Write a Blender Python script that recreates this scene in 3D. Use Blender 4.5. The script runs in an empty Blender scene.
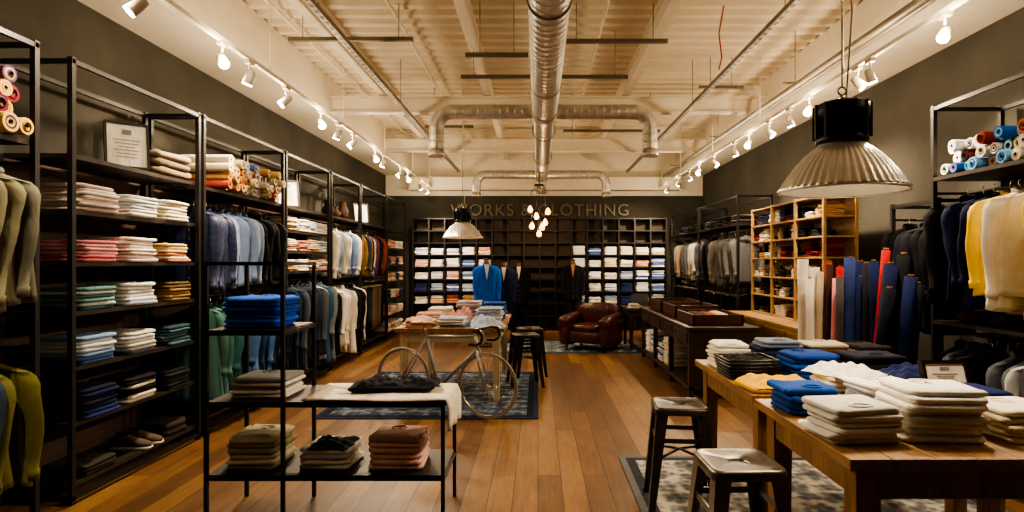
import bpy, math, random
from mathutils import Vector, Matrix
R = random.Random(11)
scn = bpy.context.scene
col = scn.collection

# ------------------------------------------------------------ materials
def lin(h):
    h = h.lstrip('#')
    o = []
    for i in (0, 2, 4):
        c = int(h[i:i+2], 16) / 255
        o.append(c / 12.92 if c <= .04045 else ((c + .055) / 1.055) ** 2.4)
    return (o[0], o[1], o[2], 1)
MC = {}
def newmat(name):
    m = bpy.data.materials.new(name); m.use_nodes = True
    nt = m.node_tree; b = nt.nodes['Principled BSDF']
    return m, nt, b
def coords(nt, scale=(1, 1, 1), rot=(0, 0, 0)):
    tc = nt.nodes.new('ShaderNodeTexCoord'); mp = nt.nodes.new('ShaderNodeMapping')
    mp.inputs['Scale'].default_value = scale; mp.inputs['Rotation'].default_value = rot
    nt.links.new(tc.outputs['Object'], mp.inputs['Vector'])
    return mp.outputs['Vector']
def noise(nt, vec, scale, detail=4, rough=.6):
    n = nt.nodes.new('ShaderNodeTexNoise'); n.inputs['Scale'].default_value = scale
    n.inputs['Detail'].default_value = detail; n.inputs['Roughness'].default_value = rough
    nt.links.new(vec, n.inputs['Vector']); return n.outputs['Fac']
def ramp(nt, fac, stops):
    r = nt.nodes.new('ShaderNodeValToRGB')
    e = r.color_ramp.elements
    while len(e) < len(stops): e.new(.5)
    for i, (p, c) in enumerate(stops):
        e[i].position = p; e[i].color = c
    nt.links.new(fac, r.inputs['Fac']); return r.outputs['Color']
def sc(c, k): return (c[0]*k, c[1]*k, c[2]*k, 1)
def bump(nt, b, fac, st=.3, dist=.01):
    bp = nt.nodes.new('ShaderNodeBump'); bp.inputs['Strength'].default_value = st
    bp.inputs['Distance'].default_value = dist
    nt.links.new(fac, bp.inputs['Height']); nt.links.new(bp.outputs['Normal'], b.inputs['Normal'])
def fab(h):
    k = 'fabric_' + h
    if k in MC: return MC[k]
    m, nt, b = newmat(k); c = lin(h)
    v = coords(nt)
    f = noise(nt, v, 7, 3)
    nt.links.new(ramp(nt, f, [(.3, sc(c, .84)), (.7, sc(c, 1.04))]), b.inputs['Base Color'])
    b.inputs['Roughness'].default_value = .9
    b.inputs['Specular IOR Level'].default_value = .15
    bump(nt, b, noise(nt, coords(nt, (14, 14, 5)), 1.6, 2), .35, .02)
    MC[k] = m; return m
def solid(name, h, rough=.5, metal=0, var=.12, scale=6, bmp=.08):
    if name in MC: return MC[name]
    m, nt, b = newmat(name); c = lin(h); v = coords(nt)
    f = noise(nt, v, scale, 5)
    nt.links.new(ramp(nt, f, [(.3, sc(c, 1-var)), (.7, sc(c, 1+var))]), b.inputs['Base Color'])
    b.inputs['Roughness'].default_value = rough; b.inputs['Metallic'].default_value = metal
    bump(nt, b, noise(nt, v, scale*5, 3), bmp, .01)
    MC[name] = m; return m
def quilt(name, h):
    if name in MC: return MC[name]
    m, nt, b = newmat(name); c = lin(h)
    v = coords(nt, (22, 22, 22), (.0, .785, 0))
    ck = nt.nodes.new('ShaderNodeTexChecker'); ck.inputs['Scale'].default_value = 1
    ck.inputs['Color1'].default_value = sc(c, .7); ck.inputs['Color2'].default_value = sc(c, 1.4)
    nt.links.new(v, ck.inputs['Vector']); nt.links.new(ck.outputs['Color'], b.inputs['Base Color'])
    b.inputs['Roughness'].default_value = .5
    MC[name] = m; return m
def wood(name, h1, h2, axis='Y', rough=.45, s=3):
    if name in MC: return MC[name]
    m, nt, b = newmat(name)
    scl = {'X': (.6, 9, 9), 'Y': (9, .6, 9), 'Z': (9, 9, .6)}[axis]
    v = coords(nt, scl)
    f = noise(nt, v, s, 8, .7)
    nt.links.new(ramp(nt, f, [(.3, lin(h1)), (.68, lin(h2))]), b.inputs['Base Color'])
    b.inputs['Roughness'].default_value = rough
    bump(nt, b, f, .25, .006)
    MC[name] = m; return m
def emis(name, col3, st):
    if name in MC: return MC[name]
    m, nt, b = newmat(name)
    b.inputs['Base Color'].default_value = (*col3, 1)
    b.inputs['Emission Color'].default_value = (*col3, 1)
    b.inputs['Emission Strength'].default_value = st
    MC[name] = m; return m

def floor_mat():
    m, nt, b = newmat('oak_plank_floor')
    v = coords(nt, (1, 1, 1), (0, 0, math.pi/2))
    br = nt.nodes.new('ShaderNodeTexBrick')
    br.inputs['Scale'].default_value = 1
    br.inputs['Brick Width'].default_value = 1.9; br.inputs['Row Height'].default_value = .17
    br.inputs['Mortar Size'].default_value = .003; br.inputs['Mortar Smooth'].default_value = .1
    br.inputs['Color1'].default_value = (.2, .2, .2, 1); br.inputs['Color2'].default_value = (.85, .85, .85, 1)
    br.inputs['Mortar'].default_value = (0, 0, 0, 1); br.offset = .37
    nt.links.new(v, br.inputs['Vector'])
    g = noise(nt, coords(nt, (16, .9, 1)), 2.2, 8, .8)
    g2 = noise(nt, coords(nt, (2, .8, 1)), 2.4, 6, .7)
    mx = nt.nodes.new('ShaderNodeMix'); mx.data_type = 'FLOAT'
    mx.inputs['Factor'].default_value = .6
    nt.links.new(br.outputs['Color'], mx.inputs['A']); nt.links.new(g, mx.inputs['B'])
    m2 = nt.nodes.new('ShaderNodeMix'); m2.data_type = 'FLOAT'; m2.inputs['Factor'].default_value = .3
    nt.links.new(mx.outputs['Result'], m2.inputs['A']); nt.links.new(g2, m2.inputs['B'])
    c = ramp(nt, m2.outputs['Result'], [(.3, lin('#382310')), (.5, lin('#654527')), (.68, lin('#8c6a3e'))])
    mm = nt.nodes.new('ShaderNodeMixRGB'); mm.blend_type = 'MIX'
    nt.links.new(br.outputs['Fac'], mm.inputs['Fac']); nt.links.new(c, mm.inputs['Color1'])
    mm.inputs['Color2'].default_value = lin('#1e1006')
    nt.links.new(mm.outputs['Color'], b.inputs['Base Color'])
    b.inputs['Roughness'].default_value = .43
    b.inputs['Specular IOR Level'].default_value = .4
    bump(nt, b, g, .25, .005)
    return m
def rug_mat(name, a, c2, d):
    m, nt, b = newmat(name)
    v = coords(nt)
    vo = nt.nodes.new('ShaderNodeTexVoronoi'); vo.inputs['Scale'].default_value = 4.5; vo.inputs['Randomness'].default_value = .35
    nt.links.new(v, vo.inputs['Vector'])
    w = nt.nodes.new('ShaderNodeTexVoronoi'); w.inputs['Scale'].default_value = 13; w.inputs['Randomness'].default_value = .6
    nt.links.new(v, w.inputs['Vector'])
    ad = nt.nodes.new('ShaderNodeMath'); ad.operation = 'MULTIPLY_ADD'
    nt.links.new(w.outputs['Distance'], ad.inputs[0]); ad.inputs[1].default_value = .7
    nt.links.new(vo.outputs['Distance'], ad.inputs[2])
    n = noise(nt, v, 9, 6)
    a2 = nt.nodes.new('ShaderNodeMath'); a2.operation = 'MULTIPLY'
    nt.links.new(ad.outputs[0], a2.inputs[0]); nt.links.new(n, a2.inputs[1])
    nt.links.new(ramp(nt, a2.outputs[0], [(.15, lin(a)), (.32, lin(c2)), (.5, lin(d))]), b.inputs['Base Color'])
    b.inputs['Roughness'].default_value = .95
    bump(nt, b, n, .5, .01)
    return m

BLK = solid('black_powdercoat_metal', '#151314', .45, .3)
BLKW = solid('black_wood', '#1f1712', .5)
GALV = solid('galvanised_steel', '#ccc8be', .36, .75, .22, 14)
STRUT = solid('strut_steel', '#9a9282', .5, .4)
WHITE = solid('white_paint', '#e8dfcc', .7, 0, .05)
DECK = solid('cream_steel_deck', '#e4d9c2', .75, 0, .07, 2)
WALL = solid('charcoal_plaster', '#38352d', .85, 0, .38, 1.3, .15)
CHROME = solid('polished_metal', '#d8d4cc', .2, 1)
GUN = solid('gunmetal', '#77736c', .34, .85, .2, 9)
DGUN = solid('dark_gunmetal', '#4a4642', .38, .8, .25, 9)
RUB = solid('black_rubber', '#141414', .8)
TABLEY = wood('rustic_table_wood_y', '#5e4024', '#ab8049', 'Y')
TABLEZ = wood('rustic_table_wood_z', '#55371c', '#9c7444', 'Z')
HUTW = wood('hutch_wood', '#7c5c34', '#bc9660', 'Y')
DARKW = wood('dark_cabinet_wood', '#17100b', '#402c1e', 'Y')
BACKP = wood('rack_back_panel', '#2e2015', '#523824', 'Y', .7)
PALEW = wood('pale_wood', '#b09a78', '#dccaa8', 'Z')
LEATH = solid('brown_leather', '#401610', .33, 0, .3, 5, .3)
REDL = solid('red_leather_box', '#43180f', .45, 0, .25, 8)
LAMPON = emis('lamp_and_fill_glow', (1, .82, .52), 60)
BULB = emis('edison_bulb_glow', (1, .38, .08), 8)
BTN = solid('shirt_button', '#8c8478', .4)

# ------------------------------------------------------------ builder
class MB:
    def __init__(s): s.v = []; s.f = []; s.mi = []; s.sm = []; s.mats = []
    def mid(s, m):
        if m not in s.mats: s.mats.append(m)
        return s.mats.index(m)
    def add(s, vs, fs, m, smooth=False, M=None):
        o = len(s.v)
        if M is not None: vs = [tuple(M @ Vector(p)) for p in vs]
        s.v.extend(vs); k = s.mid(m)
        for f in fs:
            s.f.append(tuple(i+o for i in f)); s.mi.append(k); s.sm.append(smooth)
    def box(s, x0, x1, y0, y1, z0, z1, m, M=None):
        vs = [(x0,y0,z0),(x1,y0,z0),(x1,y1,z0),(x0,y1,z0),(x0,y0,z1),(x1,y0,z1),(x1,y1,z1),(x0,y1,z1)]
        s.add(vs, [(0,3,2,1),(4,5,6,7),(0,1,5,4),(1,2,6,5),(2,3,7,6),(3,0,4,7)], m, False, M)
    def taperbox(s, p0, p1, a0, a1, m, b0=None, b1=None, M=None):
        b0 = a0 if b0 is None else b0; b1 = a1 if b1 is None else b1
        vs = []
        for p, a, b in ((p0, a0, b0), (p1, a1, b1)):
            for sx, sy in ((-1,-1),(1,-1),(1,1),(-1,1)): vs.append((p[0]+sx*a, p[1]+sy*b, p[2]))
        s.add(vs, [(0,3,2,1),(4,5,6,7),(0,1,5,4),(1,2,6,5),(2,3,7,6),(3,0,4,7)], m, False, M)
    def tube(s, pts, rad, m, n=10, M=None, caps=True, smooth=True, closed=False, flat=1.0):
        pts = [Vector(p) for p in pts]
        if not isinstance(rad, (list, tuple)): rad = [rad]*len(pts)
        vs = []; N = len(pts); up = None
        for i, p in enumerate(pts):
            a = pts[(i-1) % N] if (closed or i > 0) else p
            b = pts[(i+1) % N] if (closed or i < N-1) else p
            t = (b-a); t = t.normalized() if t.length > 1e-9 else Vector((0,0,1))
            if up is None: up = Vector((0,0,1)) if abs(t.z) < .9 else Vector((0,1,0))
            u = t.cross(up)
            if u.length < 1e-5: u = t.cross(Vector((1,0,0)))
            u.normalize(); w = u.cross(t).normalized(); up = w
            for k in range(n):
                an = 2*math.pi*k/n
                vs.append(tuple(p + u*math.cos(an)*rad[i] + w*math.sin(an)*rad[i]*flat))
        fs = []
        L = N if closed else N-1
        for i in range(L):
            j = (i+1) % N
            for k in range(n):
                k2 = (k+1) % n
                fs.append((i*n+k, i*n+k2, j*n+k2, j*n+k))
        s.add(vs, fs, m, smooth, M)
        if caps and not closed:
            o = len(s.v) - len(vs)
            kk = s.mid(m)
            s.f.append(tuple(o+k for k in range(n))[::-1]); s.mi.append(kk); s.sm.append(False)
            s.f.append(tuple(o+(N-1)*n+k for k in range(n))); s.mi.append(kk); s.sm.append(False)
    def lathe(s, prof, c, m, n=32, M=None, flute=0, nf=0, smooth=True):
        vs = []
        for r, z in prof:
            for k in range(n):
                a = 2*math.pi*k/n; rr = r*(1+flute*math.cos(nf*a)) if flute else r
                vs.append((c[0]+rr*math.cos(a), c[1]+rr*math.sin(a), c[2]+z))
        fs = []
        for i in range(len(prof)-1):
            for k in range(n):
                k2 = (k+1) % n; fs.append((i*n+k, i*n+k2, (i+1)*n+k2, (i+1)*n+k))
        s.add(vs, fs, m, smooth, M)
    def sq(s, c, h, m, e=.35, M=None, nu=20, nv=12):
        vs = []; fs = []
        def pw(x, p): return math.copysign(abs(x)**p, x)
        for j in range(nv+1):
            ph = -math.pi/2 + math.pi*j/nv
            for i in range(nu):
                th = 2*math.pi*i/nu
                vs.append((c[0]+h[0]*pw(math.cos(ph), e)*pw(math.cos(th), e),
                           c[1]+h[1]*pw(math.cos(ph), e)*pw(math.sin(th), e),
                           c[2]+h[2]*pw(math.sin(ph), e)))
        for j in range(nv):
            for i in range(nu):
                i2 = (i+1) % nu; fs.append((j*nu+i, j*nu+i2, (j+1)*nu+i2, (j+1)*nu+i))
        s.add(vs, fs, m, True, M)
    def done(s, name, bevel=0, parent=None):
        me = bpy.data.meshes.new(name); me.from_pydata(s.v, [], s.f)
        for m in s.mats: me.materials.append(m)
        me.polygons.foreach_set('material_index', s.mi)
        me.polygons.foreach_set('use_smooth', s.sm); me.update()
        o = bpy.data.objects.new(name, me); col.objects.link(o)
        if bevel:
            b = o.modifiers.new('bevel', 'BEVEL'); b.width = bevel; b.segments = 2; b.limit_method = 'ANGLE'
        if parent: o.parent = parent
        return o
def XF(x, y, z=0, yaw=0): return Matrix.Translation((x, y, z)) @ Matrix.Rotation(yaw, 4, 'Z')

# ------------------------------------------------------------ cloth pieces
def layer(B, cx, cy, z, w, d, h, m, yaw):
    M = XF(cx, cy, z, yaw); vs = []; fs = []
    cr = min(w, d)*.12; hx, hy = w/2, d/2; n = 16
    base = []
    for q, (sx, sy) in enumerate(((1,1),(-1,1),(-1,-1),(1,-1))):
        for k in range(4):
            a = q*math.pi/2 + k*math.pi/6
            base.append((sx*(hx-cr)+cr*abs(math.cos(a))*sx, sy*(hy-cr)+cr*abs(math.sin(a))*sy))
    jit = [(R.uniform(-.006, .005), R.uniform(-.18, .12)*h) for _ in base]
    for ins, zz in ((.55,.04),(.14,.2),(0,.5),(.14,.8),(.55,.98)):
        for (x, y), (j, jz) in zip(base, jit):
            l = math.hypot(x, y); k = (l - ins*h + j)/l
            vs.append((x*k, y*k, h*zz + (jz if zz > .3 else 0)))
    for i in range(4):
        for k in range(n):
            k2 = (k+1) % n; fs.append((i*n+k, i*n+k2, (i+1)*n+k2, (i+1)*n+k))
    vs.append((0, 0, h*1.05)); t = len(vs)-1
    vs.append((0, 0, .0)); u = len(vs)-1
    for k in range(n):
        k2 = (k+1) % n; fs.append((4*n+k, 4*n+k2, t)); fs.append((k2, k, u))
    B.add(vs, fs, m, True, M)
def stack(B, cx, cy, z, w, d, n, lh, cols, yaw=0, collar=True, mess=.01):
    zz = z; c = '#888888'
    for i in range(n):
        h = lh*R.uniform(.8, 1.2); c = R.choice(cols) if isinstance(cols, (list, tuple)) else cols
        layer(B, cx+R.uniform(-mess, mess), cy+R.uniform(-mess, mess), zz, w*R.uniform(.92, 1), d*R.uniform(.92, 1), h, fab(c), yaw+R.uniform(-.07, .07))
        zz += h*.97
    if collar:
        M = XF(cx, cy, zz, yaw+R.choice((0, .3, math.pi)))
        pts = [(.045*math.cos(a), d*.27+.028*math.sin(a), .001) for a in [math.pi*2*k/14 for k in range(14)]]
        B.tube(pts, .007, fab(c), 6, M, closed=True)
        B.add([(-.045, d*.27, .006), (-.02, d*.27-.075, .003), (0, d*.27-.03, .008), (.02, d*.27-.075, .003), (.045, d*.27, .006)], [(0, 1, 2), (2, 3, 4)], fab(c), False, M)
    return zz
def rumple(B, cx, cy, z, w, d, h, c, yaw=0, nx=26, ny=22):
    M = XF(cx, cy, z, yaw); a, b, e, f = [R.uniform(0, 6) for _ in range(4)]
    vs = []; fs = []
    for i in range(nx):
        for j in range(ny):
            u = 2*i/(nx-1)-1; v = 2*j/(ny-1)-1
            k = 1 - max(abs(u), abs(v))**4
            hh = h*k*(.62+.2*math.sin(4*u+a+2*v)+.14*math.sin(9*v+b+3*u)+.1*math.sin(13*u-6*v+e))
            ed = 1+.05*math.sin(5*u+f)+.05*math.sin(6*v+a)
            vs.append((u*w/2*ed, v*d/2*ed, max(.003, hh)))
    for i in range(nx-1):
        for j in range(ny-1): fs.append((i*ny+j, (i+1)*ny+j, (i+1)*ny+j+1, i*ny+j+1))
    B.add(vs, fs, fab(c), True, M)
def garment(B, cx, cy, ztop, m, L=.72, W=.21, T=.045, yaw=0, sl=.56, sleeves=True, rail=None, inner=None):
    M = XF(cx, cy, ztop, yaw); n = 32; ph = R.uniform(0, 6); rows = []
    for dz, w, t in ((0,.055,.03),(.012,.085,.035),(.03,.14,T*.75),(.055,W*.90,T*.8),(.085,W*.985,T*.9),(.12,W,T)):
        rows.append((dz, w, t, 0))
    fl = R.uniform(.04, .12); tw = R.uniform(-.5, .5)
    for q in (.15, .28, .42, .56, .7, .84, .94, 1): rows.append((.1+(L-.1)*q, W*(.93-.05*math.sin(q*3.1)+fl*q*q), T*(.95+.2*q), q))
    vs = []; fs = []; strip = []
    def yy(a, w, t, q, x):
        sa = math.sin(a); f = min(1, q*2)
        return t*math.copysign(abs(sa)**.7, sa)*(1+f*(.22*math.sin(7*a+ph+tw*q*3)+.16*math.sin(11*a+2*ph))) + .012*q*math.sin(7*x/W+ph)
    for dz, w, t, q in rows:
        for k in range(n):
            a = 2*math.pi*k/n; ca = math.cos(a)
            x = w*math.copysign(abs(ca)**.8, ca)
            vs.append((x, yy(a, w, t, q, x), -dz + .012*q*math.sin(2*a+ph)))
        strip.append((yy(-math.pi/2, w, t, q, 0), -dz))
    for i in range(len(rows)-1):
        for k in range(n):
            k2 = (k+1) % n; fs.append((i*n+k, (i+1)*n+k, (i+1)*n+k2, i*n+k2))
    fs.append(tuple(range(n))); fs.append(tuple((len(rows)-1)*n+k for k in range(n))[::-1])
    B.add(vs, fs, m, True, M)
    # front placket with buttons
    pv = []
    for y, z in strip[1:]:
        pv += [(-.016, y-.002, z), (-.014, y-.008, z), (.014, y-.008, z), (.016, y-.002, z)]
    pf = [(4*i+j, 4*i+j+1, 4*i+j+5, 4*i+j+4) for i in range(len(strip)-2) for j in range(3)]
    B.add(pv, pf, m, False, M)
    for y, z in strip[4:-1]:
        B.box(-.006, .006, y-.012, y-.007, z-.006, z+.006, BTN, M)
    if sleeves:
        for s in (-1, 1):
            o = R.uniform(-.06, .02); e = R.uniform(-.02, .012); r = R.uniform(.92, 1.08)*min(1.2, T/.042)
            # sleeve rings: centre x, y, z, half-width x, half-thickness y
            S = [(W-.075, 0, -.045, .045, .028), (W-.045, 0, -.075, .052, .036), (W-.028, 0, -.12, .055, .040), (W-.020, o*.2, -.19, .053, .038), (W-.012+e, o*.5, -.27, .049, .033),
                 (W-.004+e, o*.9, -.34, .046, .034), (W-.004+e, o*1.2, -.41, .044, .030), (W-.010+e, o*1.5, -.49, .040, .028), (W-.014+e, o*1.8, -.56, .036, .025), (W-.014+e, o*1.9, -.04-sl, .030, .022), (W-.014+e, o*1.9, -.045-sl, .036, .027), (W-.014+e, o*2, -.10-sl, .035, .026)]
            S = [q for q in S if q[2] > -.03-sl or q in S[-3:]]
            ns = 14; sv = []; p2 = R.uniform(0, 6)
            for i, (x, y, z, a, b) in enumerate(S):
                for k in range(ns):
                    t = 2*math.pi*k/ns; wv = 1+.10*math.sin(3*t+p2+i*.9) if 2 < i < len(S)-3 else 1
                    sv.append((s*x+a*r*wv*math.cos(t), y+b*r*wv*math.sin(t), z-.012*math.cos(t)*s*(i < 3)))
            sf = [(i*ns+k, i*ns+(k+1) % ns, (i+1)*ns+(k+1) % ns, (i+1)*ns+k) for i in range(len(S)-1) for k in range(ns)]
            sf += [tuple(range(ns)), tuple((len(S)-1)*ns+k for k in range(ns))]
            B.add(sv, sf, m, True, M)
    pts = [(.058*math.cos(a), .032*math.sin(a), .010+.018*math.sin(a)) for a in [2*math.pi*k/14 for k in range(14)]]
    B.tube(pts, .010, m, 6, M, closed=True, flat=1.9)
    if inner is None:
        y0 = strip[2][0]-.006
        for s in (-1, 1):
            B.add([(0, y0+.004, -.008), (s*.062, y0+.02, .012), (s*.075, y0-.004, -.045), (s*.03, y0-.010, -.085)], [(0, 1, 2, 3)], m, False, M)
    else:
        B.add([(-.05,-T*.9-.012,0),(.05,-T*.9-.012,0),(0,-T-.02,-.30)], [(0,2,1)], inner, False, M)
        B.add([(-.055,-T-.014,.01),(-.10,-T-.018,-.10),(-.01,-T-.026,-.32),(.0,-T-.022,-.30)], [(0,1,2,3)], m, False, M)
        B.add([(.055,-T-.014,.01),(.10,-T-.018,-.10),(.01,-T-.026,-.32),(.0,-T-.022,-.30)], [(0,3,2,1)], m, False, M)
    if rail is not None:
        h = rail-ztop
        B.tube([(0,0,-.01),(0,0,h-.03),(0,.014,h-.01),(0,.01,h+.014),(0,-.01,h+.018)], .003, CHROME, 5, M)
def rail_of(name, cx, y0, y1, zr, cols, L=.72, W=.21, sp=.085, T=.04, sl=.56, tw=.22, vl=.13):
    B = MB(); p = y0
    while p < y1:
        c = cols[int((p-y0)/(y1-y0)*len(cols)) % len(cols)] if R.random() < .8 else R.choice(cols)
        m = c if not isinstance(c, str) else fab(c)
        k = R.uniform(.9, 1.08)
        garment(B, cx+R.uniform(-.03, .03), p, zr-.075, m, L*R.uniform(1-vl, 1+vl*.5), W*R.uniform(.88, 1.08), T*R.uniform(.75, 1.35), R.uniform(-tw, tw), sl*k, True, zr)
        p += sp*R.uniform(.75, 1.3) + (.1 if R.random() < .06 else 0)
    return B.done(name)
def trouser_rail(name, cx, y0, y1, zr, cols, L=.9, sp=.08):
    B = MB(); p = y0
    while p < y1:
        m = fab(R.choice(cols)); M = XF(cx+R.uniform(-.02, .02), p, zr, R.uniform(-.15, .15)); l = L*R.uniform(.92, 1.04)
        B.tube([(0, 0, -.10), (0, 0, -.03), (0, .014, -.01), (0, .01, .014), (0, -.01, .018)], .003, CHROME, 5, M)
        B.tube([(-.17, 0, -.13), (0, 0, -.09), (.17, 0, -.13)], .006, CHROME, 6, M)
        for s in (-1, 1):
            vs = []; n = 12; ph = R.uniform(0, 6)
            Z = [-.12, -.2, -.35, -.5, -.65, -.8, -1]
            for z in Z:
                zz = z if z > -.3 else z*l; w = (.085 if z > -.3 else .085-.02*(-z)); 
                for k in range(n):
                    a = 2*math.pi*k/n; vs.append((s*.085+w*math.cos(a), .026*math.sin(a)*(1+.25*math.sin(3*a+ph)), zz))
            fs = [(i*n+k, i*n+(k+1) % n, (i+1)*n+(k+1) % n, (i+1)*n+k) for i in range(len(Z)-1) for k in range(n)]
            fs += [tuple(range(n)), tuple((len(Z)-1)*n+k for k in range(n))]
            B.add(vs, fs, m, True, M)
        p += sp*R.uniform(.8, 1.3)
    return B.done(name)
def rack(name, x0, x1, y0, y1, H, shelves=(), rails=(), back=None, t=.017):
    B = MB()
    for x in (x0, x1):
        for y in (y0, y1): B.box(x-t, x+t, y-t, y+t, 0, H, BLK)
    for z in (H-.03, .04):
        for x in (x0, x1): B.box(x-t*.8, x+t*.8, y0+t, y1-t, z-.012, z+.018, BLK)
        for y in (y0, y1): B.box(x0+t, x1-t, y-t*.8, y+t*.8, z-.012, z+.018, BLK)
    for z in shelves:
        B.box(x0-t, x1+t, y0+t, y1-t, z-.03, z, BLKW)
    for z in rails:
        B.tube([((x0+x1)/2, y0, z), ((x0+x1)/2, y1, z)], .012, BLK, 8)
        for y in (y0, y1): B.box(x0, x1, y-.01, y+.01, z-.01, z+.01, BLK)
    if back is not None:
        B.box(back-.012, back+.012, y0, y1, .1, 2.3, BACKP)
    return B.done(name)
def rolls(name, xf, ln, y0, y1, z0, r, rows, cols):
    B = MB()
    for j in range(rows):
        y = y0 + r + (r if j % 2 else 0)
        while y < y1 - r:
            rr = r*R.uniform(.8, 1.0); c = fab(R.choice(cols)); c2 = fab(R.choice(cols))
            z = z0 + r + j*r*1.74; dx = R.uniform(-.06, .06); l = ln*R.uniform(.9, 1)
            a, b = xf+dx, xf+dx-l
            B.tube([(a, y, z), (b, y, z)], rr, c, 14, caps=False)
            for q, (ra, rb, mm) in enumerate(((1, .72, c), (.72, .5, c2), (.5, .28, c), (.28, .0, fab('#5a4632')))):
                for e, sg in ((a, 1), (b, -1)):
                    vs = []; fs = []
                    ee = e + (R.uniform(-.004, .008) if q else 0)*sg
                    for k in range(14):
                        an = 2*math.pi*k/14
                        vs.append((e, y+rr*ra*math.cos(an), z+rr*ra*math.sin(an)))
                        vs.append((ee if rb else e-.02*sg, y+rr*rb*math.cos(an), z+rr*rb*math.sin(an)))
                    for k in range(14):
                        k2 = (k+1) % 14; fs.append((2*k, 2*k2, 2*k2+1, 2*k+1))
                    B.add(vs, fs, mm)
            y += 2*r*1.01
    return B.done(name)

# ------------------------------------------------------------ room
XL, XR, YB, YF, ZC = -3.68, 3.98, 14.5, -1.6, 4.3
B = MB(); B.box(XL-.1, XR+.1, YF-.1, YB+.1, -.1, 0, floor_mat()); B.done('floor')
def wallbox(name, *a):
    B = MB(); B.box(*a); return B.done(name)
wallbox('wall_left', XL-.1, XL, YF, YB, 0, ZC, WALL)
wallbox('wall_right', XR, XR+.1, YF, YB, 0, ZC, WALL)
wallbox('wall_front', XL-.1, XR+.1, YF-.1, YF, 0, ZC, WALL)
B = MB(); B.box(XL-.1, XR+.1, YB, YB+.1, 0, 3.2, WALL); B.box(XL-.1, XR+.1, YB, YB+.1, 3.2, ZC, WHITE); B.done('wall_back')
B = MB()
y = YF; vs = []
while y < YB:
    for dy, z in ((0, ZC), (.09, ZC), (.12, ZC+.06), (.21, ZC+.06)):
        vs += [(XL-.1, y+dy, z), (XR+.1, y+dy, z)]
    y += .24
fs = [(i*2, i*2+1, i*2+3, i*2+2) for i in range(len(vs)//2-1)]
B.add(vs, fs, DECK)
B.box(XL-.1, XR+.1, YF-.1, YB+.1, ZC+.07, ZC+.15, DECK)
B.done('ceiling')
wallbox('trim_1', XL, -3.05, YF, YB, 3.69, ZC, WHITE)
wallbox('trim_2', 3.36, XR, YF, YB, 3.69, ZC, WHITE)
def ibeam(name, pts, m, w=.07, h=.24, t=.02):
    B = MB(); (x0, y0, z), (x1, y1, _) = pts
    if x0 == x1:
        B.box(x0-w, x0+w, y0, y1, z, z+t, m); B.box(x0-w, x0+w, y0, y1, z+h-t, z+h, m); B.box(x0-t/2, x0+t/2, y0, y1, z+t, z+h-t, m)
    else:
        B.box(x0, x1, y0-w, y0+w, z, z+t, m); B.box(x0, x1, y0-w, y0+w, z+h-t, z+h, m); B.box(x0, x1, y0-t/2, y0+t/2, z+t, z+h-t, m)
    return B.done(name)
for x in (-2.3, -.75, 1.3): ibeam('ceiling_joist', ((x, YF, 4.06), (x, YB, 4.06)), WHITE, .05)
for y in (2.2, 8.9, 12.0): ibeam('ceiling_beam', ((-3.05, y, 3.8), (3.36, y, 3.8)), WHITE, .08, .24)
ibeam('ceiling_beam', ((-3.05, 14.2, 3.3), (3.36, 14.2, 3.3)), WHITE, .1, .3)
wallbox('baseboard_left', XL, XL+.015, YF, YB, 0, .12, BLKW)
wallbox('baseboard_right', XR-.015, XR, YF, YB, 0, .12, BLKW)

# ducts
def ridged(B, p0, p1, r, m, step=.11, n=28):
    p0, p1 = Vector(p0), Vector(p1); L = (p1-p0).length; d = (p1-p0)/L
    pts = []; rad = []; s = 0
    while s < L:
        for ds, k in ((0, 1), (step-.018, 1), (step-.009, 1.04)):
            if s+ds < L: pts.append(p0+d*(s+ds)); rad.append(r*k)
        s += step
    pts.append(p1); rad.append(r)
    B.tube(pts, rad, m, n, smooth=False)
B = MB(); DX, DZ = .08, 3.45
ridged(B, (DX, YF+.1, DZ), (DX, 7.3, DZ), .15, GALV); ridged(B, (DX, 7.3, DZ), (DX, 13.2, DZ), .13, GALV)
B.tube([(DX, 7.22, DZ), (DX, 7.5, DZ)], .165, GALV, 28)
def cross(y, xl, xr, zb, r):
    for s, xe in ((-1, xl), (1, xr)):
        ridged(B, (DX+s*.1, y, DZ), (xe-s*.2, y, DZ), r, GALV, .09, 20)
        pts = [(xe-s*.2+s*.2*math.sin(a), y, DZ-.2+.2*math.cos(a)) for a in [math.pi/2*k/6 for k in range(7)]]
        B.tube(pts, r*1.02, GALV, 20, smooth=False)
        ridged(B, (xe, y, DZ-.2), (xe, y, zb+.06), r, GALV, .09, 20)
        B.tube([(xe, y, zb+.09), (xe, y, zb+.03), (xe, y, zb)], [r, r*1.12, r*1.15], GALV, 20)
cross(7.4, -1.25, 1.38, 2.9, .09)
cross(12.7, -1.3, 1.44, 2.98, .09)
B.tube([(DX, 13.1, DZ), (DX, 13.15, 3.3), (DX, 13.15, 3.1)], [.13, .1, .1], GALV, 20)
for y in (2.0, 4.2, 6.2, 8.4, 10.5):
    B.tube([(DX, y, DZ+.12), (DX, y, 4.06)], .006, STRUT, 6)
    B.tube([(DX+.157*math.cos(a), y, DZ+.157*math.sin(a)) for a in [2*math.pi*k/24 for k in range(24)]], .008, STRUT, 6, closed=True)
B.done('ventilation_duct')

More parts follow.
